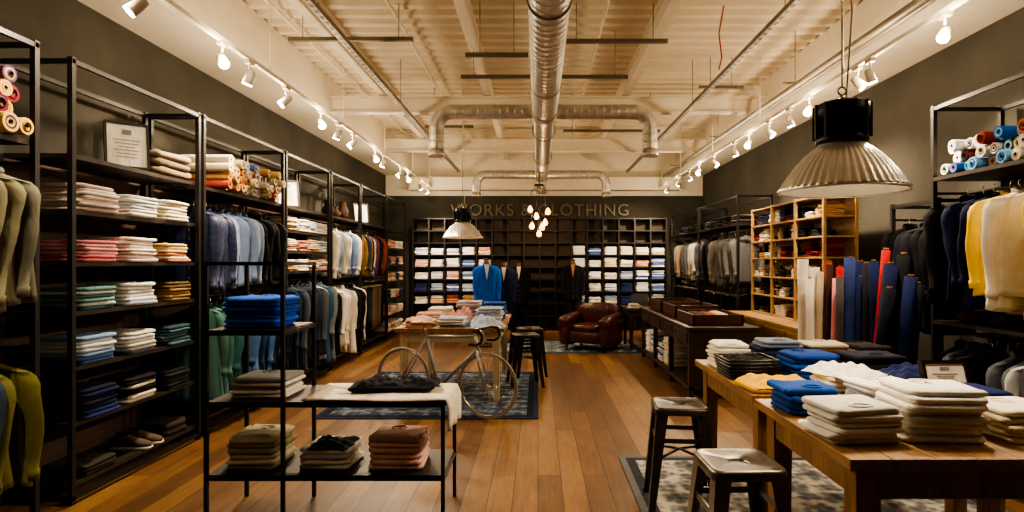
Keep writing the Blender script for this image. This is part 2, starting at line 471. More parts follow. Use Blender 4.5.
DSTR = solid('dark_strut_steel', '#6c6658', .5, .4)
def strut(x0, x1, y, z):
    B = MB(); B.box(x0, x1, y-.02, y+.02, z-.02, z+.02, DSTR)
    for x in (x0+.15, x1-.15): B.tube([(x, y, z), (x, y, ZC)], .006, STRUT, 6)
    B.done('strut_channel')
for a in ((-2.6, -1.3, 6.25, 3.92), (-.75, -.1, 6.2, 3.74), (.25, 1.35, 6.25, 3.9), (-.9, 1.05, 7.0, 3.76), (2.12, 2.7, 7.9, 3.9), (-1.75, -1.0, 9.3, 3.7), (.4, 1.95, 9.6, 3.7), (-1.2, -.2, 3.2, 3.7)): strut(*a)
B = MB()
for x, z, w in ((-1.83, 3.68, .028), (2.06, 3.68, .025)):
    B.box(x-w, x+w, YF+.1, 13.9, z-.012, z, STRUT)
    B.box(x-w, x-w+.005, YF+.1, 13.9, z, z+.035, STRUT); B.box(x+w-.005, x+w, YF+.1, 13.9, z, z+.035, STRUT)
    for k in range(110):
        y = .5+k*.12; B.box(x-w*.5, x+w*.5, y, y+.05, z-.0145, z-.012, BLK)
    for y in (2.6, 5, 8, 11): B.tube([(x, y, z), (x, y, ZC)], .006, STRUT, 6)
B.done('cable_tray')
B = MB()
for x, z, r in ((2.92, 3.60, .035), (3.06, 3.64, .028)):
    B.tube([(x, YF+.1, z), (x, 14.0, z)], r, STRUT, 10)
for y in (1, 4, 7, 10, 13):
    B.tube([(3.0, y, 3.66), (3.0, y, ZC)], .006, STRUT, 6); B.box(2.86, 3.14, y-.015, y+.015, 3.68, 3.70, STRUT)
for x in (-1.5, -2.7, .7):
    B.tube([(x, YF+.1, 4.2), (x, 14.0, 4.2)], .018, WHITE, 8)
B.done('electrical_conduit')
B = MB(); B.tube([(1.95, 6.3, 4.29), (1.9, 6.3, 4.0), (1.93, 6.3, 3.75), (1.9, 6.3, 3.62)], .008, solid('red_cable', '#a32016'), 6); B.done('hanging_cable')

# ------------------------------------------------------------ track lighting
WARM = (1, .77, .50)
def aimed_light(name, loc, tgt, power, size=1.4, kind='SPOT', colr=WARM, parent=None, rad=.04):
    ld = bpy.data.lights.new(name, kind); ld.energy = power; ld.color = colr
    ld.shadow_soft_size = rad
    if kind == 'SPOT': ld.spot_size = size; ld.spot_blend = .8
    o = bpy.data.objects.new(name, ld); col.objects.link(o); o.location = loc
    d = Vector(tgt)-Vector(loc); o.rotation_euler = d.to_track_quat('-Z', 'Y').to_euler()
    if parent: o.parent = parent
    return o
HEAD = solid('track_head_paint', '#bdb4a2', .5)
def track(X, wallx, ys, zt=3.34):
    B = MB(); B.box(X-.018, X+.018, 1.0, 14.0, zt, zt+.035, WHITE)
    for y in (1.5, 3.5, 5.6, 7.7, 9.8, 12, 13.8): B.tube([(X, y, zt+.03), (X, y, ZC)], .005, WHITE, 6)
    L = []
    for i, y in enumerate(ys):
        if y > 12: tgt = (X*.75, 14.2, 1.3)
        elif i % 3 == 2: tgt = (X*.2, y-2.0, .5)
        elif i % 3 == 1: tgt = (wallx*.95, y-.5, 2.2)
        else: tgt = (wallx*.93, y+.1, 1.0)
        p = Vector((X, y, zt-.14)); d = (Vector(tgt)-p).normalized()
        B.tube([(X, y, zt), (X, y, zt-.08)], .01, HEAD, 8)
        B.box(X-.022, X+.022, y-.05, y+.05, zt-.03, zt, HEAD)
        a, b = p-d*.06, p+d*.06
        B.tube([a, a+d*.02, b], [.025, .036, .041], HEAD, 14)
        B.tube([b-d*.002, b+d*.010], .039, LAMPON, 14)
        L.append((b+d*.03, tgt, y > 12))
    o = B.done('track_lighting')
    for b, t, far in L:
        aimed_light('lamp_spot', b, t, 260 if far else 210, 1.5, parent=o)
        aimed_light('lamp_and_fill_glow', Vector(b)+Vector((0, 0, .12))+(Vector(t)-Vector(b)).normalized()*.08, t, 15, kind='POINT', parent=o, rad=.05)  # added fill point beside each head, put in to brighten the ceiling
track(-2.5, -3.6, [2.2, 3.75, 4.75, 5.2, 5.95, 6.9, 7.5, 8.1, 9.2, 9.7, 10.9, 11.5, 12.7, 13.4])
track(2.85, 3.9, [2.2, 3.4, 4.2, 5.15, 5.35, 6.3, 6.8, 7.4, 8.1, 8.7, 9.7, 10.6, 11.3, 12.1, 13.2])

# ------------------------------------------------------------ left racks
FX, BX = -3.07, -3.55
HT = 2.95
rack('clothing_rack', FX, BX, 2.0, 3.66, HT, (2.34,), (2.2, 1.08), BX-.04)
rack('clothing_rack', FX, BX, 3.95, 5.42, HT, (.13, .53, .90, 1.27, 1.6, 1.95, 2.32), (), BX-.04)
rack('clothing_rack', FX, BX, 5.5, 7.22, HT, (.16, 1.38, 2.3), (2.17, 1.26), BX-.04)
rack('clothing_rack', FX, BX, 7.3, 8.8, HT, (.16, 1.48, 1.74, 2.0, 2.3), (1.36,), BX-.04)
rack('clothing_rack', FX, BX, 8.9, 10.3, HT, (.16, 1.38, 2.3), (2.17, 1.26), BX-.04)
rack('clothing_rack', FX, BX, 10.4, 12.1, HT, (.16, 1.38, 2.3), (2.17, 1.26), BX-.04)
rack('clothing_rack', FX, BX, 12.2, 13.8, HT, (.16, .5, .85, 1.2, 1.55, 1.9, 2.3), (), BX-.04)
GC = -3.25
QN = quilt('quilted_navy_nylon', '#1e2848')
rail_of('hanging_jackets', -3.24, 2.95, 3.6, 2.2, ['#66665a', '#5b5c50', '#6f6c58', '#6c6c60'], .8, .27, .11, .05, .62, .1, .05)
rail_of('hanging_jackets', -3.24, 2.9, 3.6, 1.08, ['#6a6a3c', '#4f5a2c', '#2f4150', '#6c6a3c', '#64632f'], .72, .27, .11, .05, .56, .1, .05)
rolls('fabric_rolls', -3.05, .45, 2.9, 3.62, 2.34, .056, 4, ['#5c1520', '#a8834a', '#b99c54', '#8c6426', '#3a2840', '#6b1a1a', '#a88040'])
rail_of('hanging_jackets', GC, 5.62, 7.15, 2.17, [QN, QN, QN, '#6f86ac', '#7f96c0', '#a6badc', '#8ca4c8', '#1c1e26', '#24242a', '#1a1b20', '#1e1e22'], .74, .22, .105, .05, .62, .3)
rail_of('hanging_shirts', GC+.06, 5.62, 7.15, 1.26, ['#4a7470', '#2c5a5c', '#2c4260', '#5173a5', '#2c4a70', '#4a70a8', '#2c4260', '#1f2636'], .88, .24, .1, .045, .6)
rail_of('hanging_jackets', GC+.08, 7.4, 8.7, 1.36, ['#24344a', '#345478', '#26303e', '#4c5258', '#c4c7c5', '#6c7376'], 1.05, .26, .12, .05, .66)
rail_of('hanging_shirts', GC, 9.0, 10.2, 2.17, ['#e4e0d6', '#8a9cb8', '#e3ddcf', '#9c7c5c', '#6c84b0', '#dcd8ce'], .72, .22, .09)
rail_of('hanging_jackets', GC+.08, 9.0, 10.2, 1.26, ['#f4f0e8', '#e9e5dc', '#1b1c22', '#141519', '#141519'], .98, .25, .11)
rail_of('hanging_shirts', GC, 10.5, 12.0, 2.17, ['#6c5c2a', '#b8a060', '#e3e0d6', '#385098', '#1c2130', '#84433a'], .72, .22, .09)
trouser_rail('hanging_trousers', GC, 10.5, 12.0, 1.26, ['#1a1d28', '#2a2d39', '#6c6048', '#10121a'], .95)
pal = {1.95: [['#f4eee4', '#e6dcd8', '#ecdcd8'], ['#f0ece4', '#c9cedc'], ['#ece2c8', '#f0eade']],
       1.6: [['#dc8c9c', '#c8707c', '#efe6de', '#e6acb4'], ['#f4efe6', '#dcc4c0'], ['#d8c090', '#ece6d4', '#b8785c']],
       1.27: [['#3f7a72', '#5d8a88', '#2c6070', '#d6e0de'], ['#dce4ea', '#a8b4c8', '#e8e6e0'], ['#8c7048', '#a88c60', '#5c4a32']],
       .90: [['#c6d4e8', '#7f9cc8', '#e4e8ee', '#4a68a4'], ['#dcdee0', '#5c7088', '#c8ccc8'], ['#3c5a68', '#2c424c', '#4e6a74']],
       .53: [['#1c2650', '#171c36', '#243068'], ['#d0ccbe', '#6a6a68', '#1a1a1e'], ['#1c1e1a', '#2c3a2a', '#23252a']]}
for z, ps in pal.items():
    B = MB()
    for (y, w), p in zip(((4.22, .36), (4.68, .36), (5.14, .34)), ps):
        stack(B, -3.24, y+R.uniform(-.02, .02), z, .36, w, R.choice((6, 7)), .028, p, mess=.014)
    B.done('folded_shirts')
def shoe(B, M, c):
    prof = [(-.14, .035, .07), (-.10, .04, .10), (-.03, .042, .10), (.03, .045, .075), (.09, .05, .055), (.135, .035, .04), (.15, .01, .03)]
    vs = []; n = 12
    for x, w, h in prof:
        for k in range(n):
            a = 2*math.pi*k/n; s = math.sin(a)
            vs.append((x, w*math.cos(a), .015+max(0, h*(.5+.5*s))))
    fs = [(i*n+k, i*n+(k+1) % n, (i+1)*n+(k+1) % n, (i+1)*n+k) for i in range(len(prof)-1) for k in range(n)]
    fs += [tuple(range(n))[::-1], tuple((len(prof)-1)*n+k for k in range(n))]
    B.add(vs, fs, fab(c), True, M)
    B.sq((0, 0, .012), (.155, .05, .012), fab('#e6e2d8'), .5, M)
    B.tube([(-.11, 0, .115), (-.02, 0, .115)], .018, fab('#1a1a1a'), 8, M)
B = MB()
for y, c in ((4.72, '#5b5048'), (4.86, '#5b5048')): shoe(B, XF(-3.2, y, .13, .1), c)
B.done('shoes')
B = MB(); stack(B, -3.24, 4.25, .13, .34, .34, 3, .03, ['#36342f', '#2c2b2a']); stack(B, -3.24, 5.18, .13, .3, .28, 2, .05, ['#3c3632'], collar=False); B.done('folded_trousers')
for z in (1.48, 1.74, 2.0):
    B = MB()
    for y in (7.55, 7.92, 8.28, 8.62):
        stack(B, -3.24, y, z, .34, .31, 6, .026, R.choice([['#f8f4ec', '#dcd4c6'], ['#eee9e0', '#b9c4d8'], ['#e6dfd2', '#c98c7c'], ['#c4a070', '#ece4d6']]), collar=False)
    B.done('folded_shirts')
for z in (.16, .5, .85, 1.2, 1.55, 1.9):
    B = MB()
    for y in (12.45, 12.85, 13.2, 13.55):
        stack(B, -3.24, y, z, .34, .31, 6, .028, R.choice([['#ece6da', '#dcd4c6'], ['#2c3448', '#3a4660'], ['#ddd6c6', '#c98c7c'], ['#c4a880', '#e6dccb']]), collar=False)
    B.done('folded_shirts')
rolls('fabric_rolls', -3.02, .5, 5.75, 7.15, 2.3, .048, 4, ['#e3d6b8', '#b89450', '#a4743c', '#c4d0dc', '#e9e2d2', '#84372e', '#4a5f9c', '#bfb6a0', '#988a6c'])
B = MB()
for k in range(3): layer(B, -3.28, 5.1, 2.32+.068*k, .42, .5, .066, fab(('#7c6c58', '#6c6050', '#908070')[k]), 0)
B.done('folded_blankets')
B = MB()
for y, h in ((9.3, .25), (9.6, .18), (10.0, .3)): B.lathe([(0, 0), (.08, 0), (.09, h*.5), (.05, h*.8), (.055, h)], (-3.25, y, 2.3), fab('#3a2c22'), 16)
B.done('ceramic_vases')
def pframe(x, y, z, w, h, yaw, tilt=-.18):
    B = MB(); M = XF(x, y, z, yaw) @ Matrix.Rotation(tilt, 4, 'X')
    B.box(-w/2, w/2, .0, .02, 0, h, fab('#f4f0e8'), M)
    t = .018
    for a in ((-w/2-t, -w/2, 0, h), (w/2, w/2+t, 0, h), (-w/2-t, w/2+t, -t, 0), (-w/2-t, w/2+t, h, h+t)):
        B.box(a[0], a[1], -.012, .025, a[2], a[3], BLK, M)
    for k in range(6):
        q = w*R.uniform(.2, .34); B.box(-q, q, -.003, .0, h*(.62-.08*k), h*(.62-.08*k)+.006, fab('#a7a19a'), M)
    B.box(-w*.12, w*.12, -.003, 0, h*.76, h*.88, fab('#8a8682'), M)
    B.done('picture_frame')
pframe(-3.2, 4.68, 2.345, .26, .34, .75)
pframe(-3.2, 7.7, 2.325, .25, .32, .75)
pframe(-3.2, 10.9, 2.325, .25, .32, .75)

# ------------------------------------------------------------ front display stand
B = MB(); t = .011
x0, x1, x2, ya, yb = -1.99, -1.53, -.57, 3.6, 4.1
for x, H in ((x0, 1.6), (x1, 1.6)):
    for y in (ya, yb): B.box(x-t, x+t, y-t, y+t, 0, H, BLK)
for y in (ya, yb): B.box(x2-t, x2+t, y-t, y+t, 0, .76, BLK)
for z in (1.59, 1.17, .74, .30):
    xe = x2 if z < 1 else x1
    for y in (ya, yb): B.box(x0, xe, y-t, y+t, z-.011, z+.011, BLK)
    for x in ((x0, x1, x2) if z < 1 else (x0, x1)): B.box(x-t, x+t, ya, yb, z-.011, z+.011, BLK)
B.box(x0, x1, ya, yb, 1.17, 1.19, BLKW)
B.box(x0, x2, ya, yb, .74, .76, BLKW)
B.box(x0, x2, ya, yb, .30, .32, BLKW)
B.done('display_stand')
B = MB(); stack(B, -1.76, 3.84, 1.19, .36, .36, 7, .027, ['#1848c0', '#2258dc', '#163ca4', '#2c66e4']); B.done('folded_sweaters')
B = MB(); stack(B, -1.72, 3.84, .76, .36, .34, 5, .026, ['#ece8de', '#f8f4ec', '#8c8c90']); B.done('folded_shirts')
B = MB(); stack(B, -1.77, 3.84, .32, .32, .34, 6, .033, ['#b8aa88', '#c8bc98', '#dfd6ba', '#9c9478']); B.done('folded_sweaters')
B = MB(); stack(B, -1.32, 3.84, .32, .32, .34, 4, .033, ['#f8f4ea', '#ece8de', '#c4c4c4']); rumple(B, -1.30, 3.80, .445, .26, .24, .05, '#2a3440'); B.done('folded_sweaters')
B = MB(); stack(B, -.88, 3.84, .32, .34, .34, 6, .034, ['#e0b4a8', '#ecccc4', '#c89c90', '#f4dcd0']); B.done('folded_sweaters')
B = MB(); vs = []; fs = []
nx, ny = 24, 10
for i in range(nx):
    for j in range(ny):
        u = i/(nx-1); v = j/(ny-1); x = -1.42+u*1.05; y = 3.59+v*.48; z = .768+.004*math.sin(9*u+7*v)
        if x > -.55:
            dd = x+.55; x = -.55+.012+.012*math.sin(v*14); z = .768-dd*(1.0+.25*v)
        vs.append((x, y, z))
for i in range(nx-1):
    for j in range(ny-1): fs.append((i*ny+j, (i+1)*ny+j, (i+1)*ny+j+1, i*ny+j+1))
B.add(vs, fs, fab('#f0e8d8'), True)
o = B.done('linen_cloth'); md = o.modifiers.new('s', 'SOLIDIFY'); md.thickness = .006; md.offset = 1
B = MB()
for cx, w in ((-1.06, .30), (-.80, .28)):
    layer(B, cx, 3.91, .782, w, .28, .03, fab('#1a1d28'), R.uniform(-.1, .1))
    rumple(B, cx+.02, 3.91, .805, w*.95, .25, .05, '#181b26', .2)
B.done('folded_jeans')

# ------------------------------------------------------------ centre table, bicycle, rugs
def rug(name, x0, x1, y0, y1, cs):
    B = MB(); m = rug_mat('woven_rug_'+name, *cs); m2 = fab(cs[1]); m3 = fab(cs[0])
    B.box(x0, x1, y0, y1, 0.001, .010, m2); B.box(x0+.05, x1-.05, y0+.05, y1-.05, .010, .0115, m3)
    B.box(x0+.12, x1-.12, y0+.12, y1-.12, .0115, .013, m)
    return B.done('patterned_rug')
rug('a', -2.3, .0, 6.1, 8.7, ('#101726', '#1c2c46', '#6a7888'))
rug('b', .66, 3.0, 2.2, 4.92, ('#30343f', '#66686c', '#b8b2a6'))
rug('c', -.8, 1.9, 10.5, 12.2, ('#22303c', '#4a6072', '#9aa4a4'))
def table(name, x0, x1, y0, y1, H, top, m_top, m_leg, leg=.04, apron=.12, taper=.7):
    B = MB(); n = max(4, int(round((x1-x0)/.16))); w = (x1-x0)/n
    for i in range(n): B.box(x0+i*w+.0015, x0+(i+1)*w-.0015, y0, y1, H-top, H, m_top)
    i = .06
    B.box(x0+i, x1-i, y0+i, y0+i+.025, H-top-apron, H-top, m_leg); B.box(x0+i, x1-i, y1-i-.025, y1-i, H-top-apron, H-top, m_leg)
    B.box(x0+i, x0+i+.025, y0+i, y1-i, H-top-apron, H-top, m_leg); B.box(x1-i-.025, x1-i, y0+i, y1-i, H-top-apron, H-top, m_leg)
    for x in (x0+i+leg-.01, x1-i-leg+.01):
        for y in (y0+i+leg-.01, y1-i-leg+.01):
            B.taperbox((x, y, .0), (x, y, H-top), leg*taper, leg, m_leg)
    return B.done(name, .004)
def rz(o, z): o.location.z = z
o = table('wooden_table', -1.62, -.38, 6.75, 8.6, .84, .045, TABLEY, PALEW, .045); rz(o, .013)
B = MB()
Z = .853
for cx, cy, n, p in ((-1.38, 7.0, 3, ['#d9a090', '#e0b8ac']), (-1.0, 7.05, 4, ['#d8d4cc', '#b8c4d4', '#6e8cb8']),
                     (-1.35, 7.5, 5, ['#c9a090', '#e0d4c4']), (-.6, 7.5, 7, ['#a4b4cc', '#dcdad4']),
                     (-1.3, 7.95, 6, ['#e8e0d0']), (-.9, 7.95, 9, ['#b8a4b4', '#7c6c98', '#e8e4da']), (-.58, 8.0, 8, ['#1c3a94', '#3c5cb0'])):
    stack(B, cx, cy, Z, .32, .38, n, .026, p, mess=.02)
rumple(B, -.62, 7.02, Z, .4, .4, .13, '#b4c4e4', .3); rumple(B, -.97, 7.5, Z, .36, .42, .2, '#d8a8a0', .1)
rumple(B, -1.38, 7.02, Z+.075, .3, .34, .05, '#e0b4a8', .2)
B.done('folded_shirts')

def bicycle(x, y, yaw):
    B = MB(); M = XF(x, y, .013, yaw); SIL = CHROME; FR = solid('grey_bike_frame', '#9a9ea0', .3, .3); TAN = solid('tan_saddle', '#b88a5c', .5)
    def T(a, b, r, m=FR, n=8): B.tube([a, b], r, m, n, M)
    rh, fh = (0, 0, .34), (1.0, 0, .34)
    for c in (rh, fh):
        ring = [(c[0]+.325*math.cos(a), 0, c[2]+.325*math.sin(a)) for a in [2*math.pi*k/48 for k in range(48)]]
        B.tube(ring, .012, fab('#aca294'), 8, M, closed=True)
        ring = [(c[0]+.307*math.cos(a), 0, c[2]+.307*math.sin(a)) for a in [2*math.pi*k/48 for k in range(48)]]
        B.tube(ring, .010, SIL, 8, M, closed=True)
        T((c[0], -.05, c[2]), (c[0], .05, c[2]), .017, SIL)
        for k in range(28):
            a = 2*math.pi*k/28; s = .03*(1 if k % 2 else -1)
            T((c[0]+.015*math.cos(a+.6), s, c[2]+.015*math.sin(a+.6)), (c[0]+.30*math.cos(a), 0, c[2]+.30*math.sin(a)), .0016, SIL, 4)
    bb, st, ht, hb = (.43, 0, .28), (.29, 0, .80), (.865, 0, .83), (.895, 0, .70)
    T(bb, st, .016); T(st, ht, .015); T(bb, hb, .018); T(ht, (.9, 0, .68), .019)
    for s in (-.055, .055):
        T((bb[0], s*.4, bb[2]), (0, s, .34), .009); T((st[0], s*.3, st[2]), (0, s, .34), .008)
        B.tube([(.9, s*.6, .69), (.925, s*.9, .55), (1.0, s, .34)], [.012, .011, .008], FR, 8, M)
    T(st, (.255, 0, .92), .012, SIL)
    B.sq((.19, 0, .945), (.09, .07, .022), TAN, .7, M); B.sq((.30, 0, .945), (.09, .028, .018), TAN, .7, M)
    T(ht, (.85, 0, .90), .013, SIL); T((.85, 0, .90), (.94, 0, .91), .012, SIL)
    T((.94, -.2, .91), (.94, .2, .91), .012, fab('#1d1c1b'))
    for s in (-.2, .2):
        B.tube([(.94, s, .91), (1.01, s, .905), (1.045, s, .86), (1.03, s, .80), (.98, s, .775), (.90, s, .775)], .013, fab('#1d1c1b'), 8, M)
        B.tube([(1.02, s, .92), (1.05, s, .90), (1.06, s, .80)], .007, SIL, 6, M)
    B.tube([(bb[0]+.09*math.cos(a), -.05, bb[2]+.09*math.sin(a)) for a in [2*math.pi*k/24 for k in range(24)]], .006, SIL, 6, M, closed=True)
    for k in range(5):
        a = 2*math.pi*k/5; T((.43, -.05, .28), (.43+.09*math.cos(a), -.05, .28+.09*math.sin(a)), .005, SIL, 5)
    T((.43, -.07, .28), (.43, .07, .28), .016, SIL)
    T((.43, -.07, .28), (.57, -.07, .20), .009, SIL); T((.43, .07, .28), (.29, .07, .36), .009, SIL)
    B.box(.53, .61, -.15, -.075, .19, .21, BLK, M); B.box(.25, .33, .075, .15, .35, .37, BLK, M)
    T((.43, -.05, .37), (0, -.05, .375), .004, BLK, 5); T((.43, -.05, .19), (0, -.05, .305), .004, BLK, 5)
    B.tube([(.04*math.cos(a), -.05, .34+.04*math.sin(a)) for a in [2*math.pi*k/16 for k in range(16)]], .007, BLK, 6, M, closed=True)
    T((.02, .06, .3), (-.03, .2, 0.0), .007, SIL)
    B.done('bicycle')
bicycle(-1.44, 6.42, -.38)

def stool(x, y, m, yaw=0, z0=0.0):
    B = MB(); M = XF(x, y, z0, yaw); H = .66
    def sqr(h, z, r=.045):
        o = []
        for q, (sx, sy) in enumerate(((1,1),(-1,1),(-1,-1),(1,-1))):
            for k in range(5):
                a = q*math.pi/2+k*math.pi/8; o.append((sx*(h-r)+r*math.cos(a), sy*(h-r)+r*math.sin(a), z))
        return o
    rings = [sqr(.172, H-.045), sqr(.172, H-.012), sqr(.165, H), sqr(.15, H), sqr(.14, H-.006), sqr(.05, H-.008, .03), sqr(.045, H-.02, .03)]
    vs = [p for r in rings for p in r]; n = 20
    fs = [(i*n+k, i*n+(k+1) % n, (i+1)*n+(k+1) % n, (i+1)*n+k) for i in range(len(rings)-1) for k in range(n)]
    B.add(vs, fs, m, True, M)
    B.add([(p[0], p[1], p[2]) for p in rings[-1]], [tuple(range(n))], BLK, False, M)
    for sx in (-1, 1):
        for sy in (-1, 1):
            a = (sx*.148, sy*.148, H-.02); b = (sx*.205, sy*.205, 0)
            vs = []
            for p, w in ((a, .062), (b, .026)):
                vs += [(p[0]+sx*.012, p[1]+sy*.012, p[2]), (p[0]-sx*w, p[1]+sy*.012, p[2]), (p[0]-sx*w, p[1]+sy*.004, p[2]), (p[0]+sx*.004, p[1]+sy*.004, p[2]), (p[0]+sx*.004, p[1]-sy*w, p[2]), (p[0]+sx*.012, p[1]-sy*w, p[2])]
            B.add(vs, [(i, (i+1) % 6, 6+(i+1) % 6, 6+i) for i in range(6)]+[(0,1,2,3),(0,3,4,5),(6,9,8,7),(6,11,10,9)], m, False, M)
            B.box(b[0]-.016, b[0]+.016, b[1]-.016, b[1]+.016, 0, .015, RUB, M)
    for sx, sy in ((1,1),(-1,1)):
        B.tube([(-sx*.176, -sy*.176, .33), (0, 0, .36), (sx*.176, sy*.176, .33)], .009, m, 8, M)
    for s in (-1, 1):
        B.box(-.165, .165, s*.163-.004, s*.163+.004, .44, .47, m, M); B.box(s*.163-.004, s*.163+.004, -.165, .165, .44, .47, m, M)
    B.done('metal_stool')
stool(.94, 2.82, GUN, .04, .013); stool(.93, 3.95, DGUN, -.1, .013)
stool(-.17, 7.75, BLK, .2, .013); stool(-.12, 8.45, BLK, .2, .013)

# ------------------------------------------------------------ right front tables
o = table('wooden_table', 1.18, 2.5, 2.27, 3.28, .84, .045, TABLEY, TABLEZ, .05, .13, .85); rz(o, .013)
o = table('wooden_table', 1.2, 2.5, 3.36, 4.6, .84, .045, TABLEY, TABLEZ, .045, .13, .85); rz(o, .013)
Z = .853
W1 = ['#faf7f0', '#eeebe4', '#e4e0d8', '#d4d2cc']
def st(name, *a, **k):
    B = MB(); stack(B, *a, mess=.016, **k); B.done(name)
st('folded_shirts', 1.33, 2.56, Z, .31, .27, 6, .025, W1, .1)
st('folded_shirts', 1.70, 2.60, Z, .34, .30, 8, .025, W1, -.08)
st('folded_shirts', 2.08, 2.60, Z, .33, .30, 5, .027, ['#ece2c6', '#d8cdb0', '#f4efe2'], .05)
st('folded_jeans', 1.34, 3.02, Z, .28, .26, 4, .032, ['#123a80', '#184898', '#0e2c64'], .05)
st('folded_shirts', 1.72, 3.0, Z, .30, .27, 6, .026, ['#f8f4ec', '#b8bcc4', '#6880b0', '#e8e6e0'])
st('folded_jeans', 2.14, 3.02, Z, .36, .30, 4, .03, ['#101f58', '#162d70', '#0e163c'])
B = MB(); layer(B, 1.40, 3.55, Z, .40, .3, .035, fab('#d0a000'), .12); rumple(B, 1.42, 3.54, Z+.03, .4, .3, .06, '#dcac00', .1); B.done('folded_sweaters')
B = MB(); stack(B, 1.80, 3.55, Z, .30, .27, 3, .030, ['#d4a400', '#e4ddd0'], collar=False); rumple(B, 1.8, 3.55, Z+.09, .34, .3, .07, '#f4f0e8', .4); B.done('folded_sweaters')
st('folded_shirts', 1.36, 4.3, Z, .24, .28, 6, .028, ['#ece2cc', '#f8f4ea', '#b8b0a0'])
st('folded_shirts', 1.70, 4.3, Z, .28, .28, 8, .026, ['#ece8e0', '#7c88a0', '#f8f4ec', '#2c3a58'])
st('folded_sweaters', 1.75, 3.92, Z, .30, .28, 5, .030, ['#1450a8', '#143c8c', '#6ca0dc'])
st('folded_sweaters', 2.04, 4.28, Z, .28, .28, 6, .030, ['#b4905c', '#7a5a34', '#d8ccb4'])
st('folded_sweaters', 2.34, 4.3, Z, .24, .28, 5, .032, ['#2c2a32', '#8a8a8c'])
st('folded_trousers', 2.12, 3.85, Z, .34, .30, 6, .028, ['#12141c', '#1c2030', '#0e0f14'])
B = MB(); stack(B, 2.2, 3.5, Z, .32, .24, 3, .03, ['#1a2a5a', '#10121a'], collar=False); rumple(B, 2.2, 3.5, Z+.085, .36, .26, .07, '#14204e', .1); B.done('folded_trousers')
B = MB()
x0, x1, y0, y1 = 1.22, 1.5, 3.80, 4.06
for k in range(6):
    z = Z+.012+k*.022; e = .004*k
    B.tube([(x0-e, y0-e, z), (x1+e, y0-e, z), (x1+e, y1+e, z), (x0-e, y1+e, z)], .009, BLK, 6, closed=True)
B.box(x0, x1, y0, y1, Z, Z+.01, BLK)
layer(B, 1.36, 3.93, Z+.012, .26, .24, .09, fab('#12141a'), 0); rumple(B, 1.36, 3.93, Z+.095, .26, .24, .06, '#12141a')
B.done('woven_basket')
pframe(2.28, 3.33, .875, .22, .16, .0, -.3)

# ------------------------------------------------------------ pendant lamps
def pendant(x, y, zr, power):
    B = MB(); c = (x, y, zr)
    ALU = solid('fluted_aluminium', '#ecebe7', .26, .65)
    outer = [(.296, 0), (.300, .008), (.290, .02), (.286, .024), (.272, .05), (.268, .054), (.246, .09), (.241, .094), (.212, .135), (.207, .139), (.175, .175), (.140, .205), (.115, .222), (.11, .235)]
    B.lathe(outer, c, ALU, 288, None, .013, 48)
    B.lathe([(.288, .0), (.258, .05), (.232, .088), (.198, .13), (.162, .17), (.105, .215), (0, .22)], c, solid('enamel_inside', '#e8e2d4', .4), 48)
    B.tube([(x+.297*math.cos(a), y+.297*math.sin(a), zr) for a in [2*math.pi*k/48 for k in range(48)]], .007, ALU, 6, closed=True)
    B.lathe([(.10, .225), (.12, .235), (.125, .26), (.105, .28), (.095, .30), (.105, .315), (.095, .33), (.115, .35), (.128, .38), (.128, .425), (.10, .44), (.03, .45), (.0, .45)], c, BLK, 32)
    for k in range(12):
        a = 2*math.pi*k/12; B.box(.10, .135, -.005, .005, .26, .43, BLK, XF(x, y, zr, a))
    B.tube([(x, y, zr+.45), (x, y, zr+.48)], .012, CHROME, 8)
    B.tube([(x+.02*math.cos(a), y, zr+.50+.02*math.sin(a)) for a in [2*math.pi*k/12 for k in range(12)]], .005, CHROME, 6, closed=True)
    B.tube([(x, y, zr+.52), (x, y, ZC)], .004, CHROME, 6)
    B.tube([(x+.02, y, zr+.45), (x+.05, y, zr+.9), (x+.01, y, zr+1.5), (x+.02, y, ZC)], .005, WHITE, 6)
    B.tube([(x, y, zr+.21), (x, y, zr+.15)], .03, BLK, 12)
    B.sq((x, y, zr+.10), (.045, .045, .06), emis('pendant_bulb', (1, .85, .6), 8), 1, None, 16, 10)
    o = B.done('industrial_pendant_lamp')
    aimed_light('lamp_bulb', (x, y, zr+.02), (x, y, 0), power, 2.5, parent=o, rad=.08)
pendant(1.52, 3.0, 1.955, 60)
pendant(-1.13, 9.0, 1.96, 60)
B = MB()
B.lathe([(0, 0), (.09, 0), (.09, .04), (0, .04)], (.02, 11.5, 3.05), BLK, 20)
B.tube([(.02, 11.5, 3.09), (.02, 11.5, 3.32)], .01, BLK, 6)
for k, (dx, dy, z) in enumerate(((-.14, 0, 2.30), (.12, .05, 2.37), (.0, -.1, 2.15), (-.05, .12, 2.5), (.17, -.08, 2.57), (-.17, .1, 2.63), (.06, -.15, 2.27))):
    p = (.02+dx, 11.5+dy, z)
    B.tube([(.02, 11.5, 3.05), (p[0], p[1], 2.95), (p[0], p[1], z+.1)], .004, BLK, 5)
    B.tube([(p[0], p[1], z+.1), (p[0], p[1], z+.05)], .018, BLK, 8)
    B.lathe([(.015, .06), (.04, .01), (.05, -.02), (.036, -.06), (0, -.075)], p, BULB, 14)
o = B.done('edison_bulb_chandelier')
aimed_light('lamp_bulb', (.02, 11.5, 2.3), (0, 11.5, 0), 70, kind='POINT', colr=(1, .65, .35), parent=o, rad=.12)

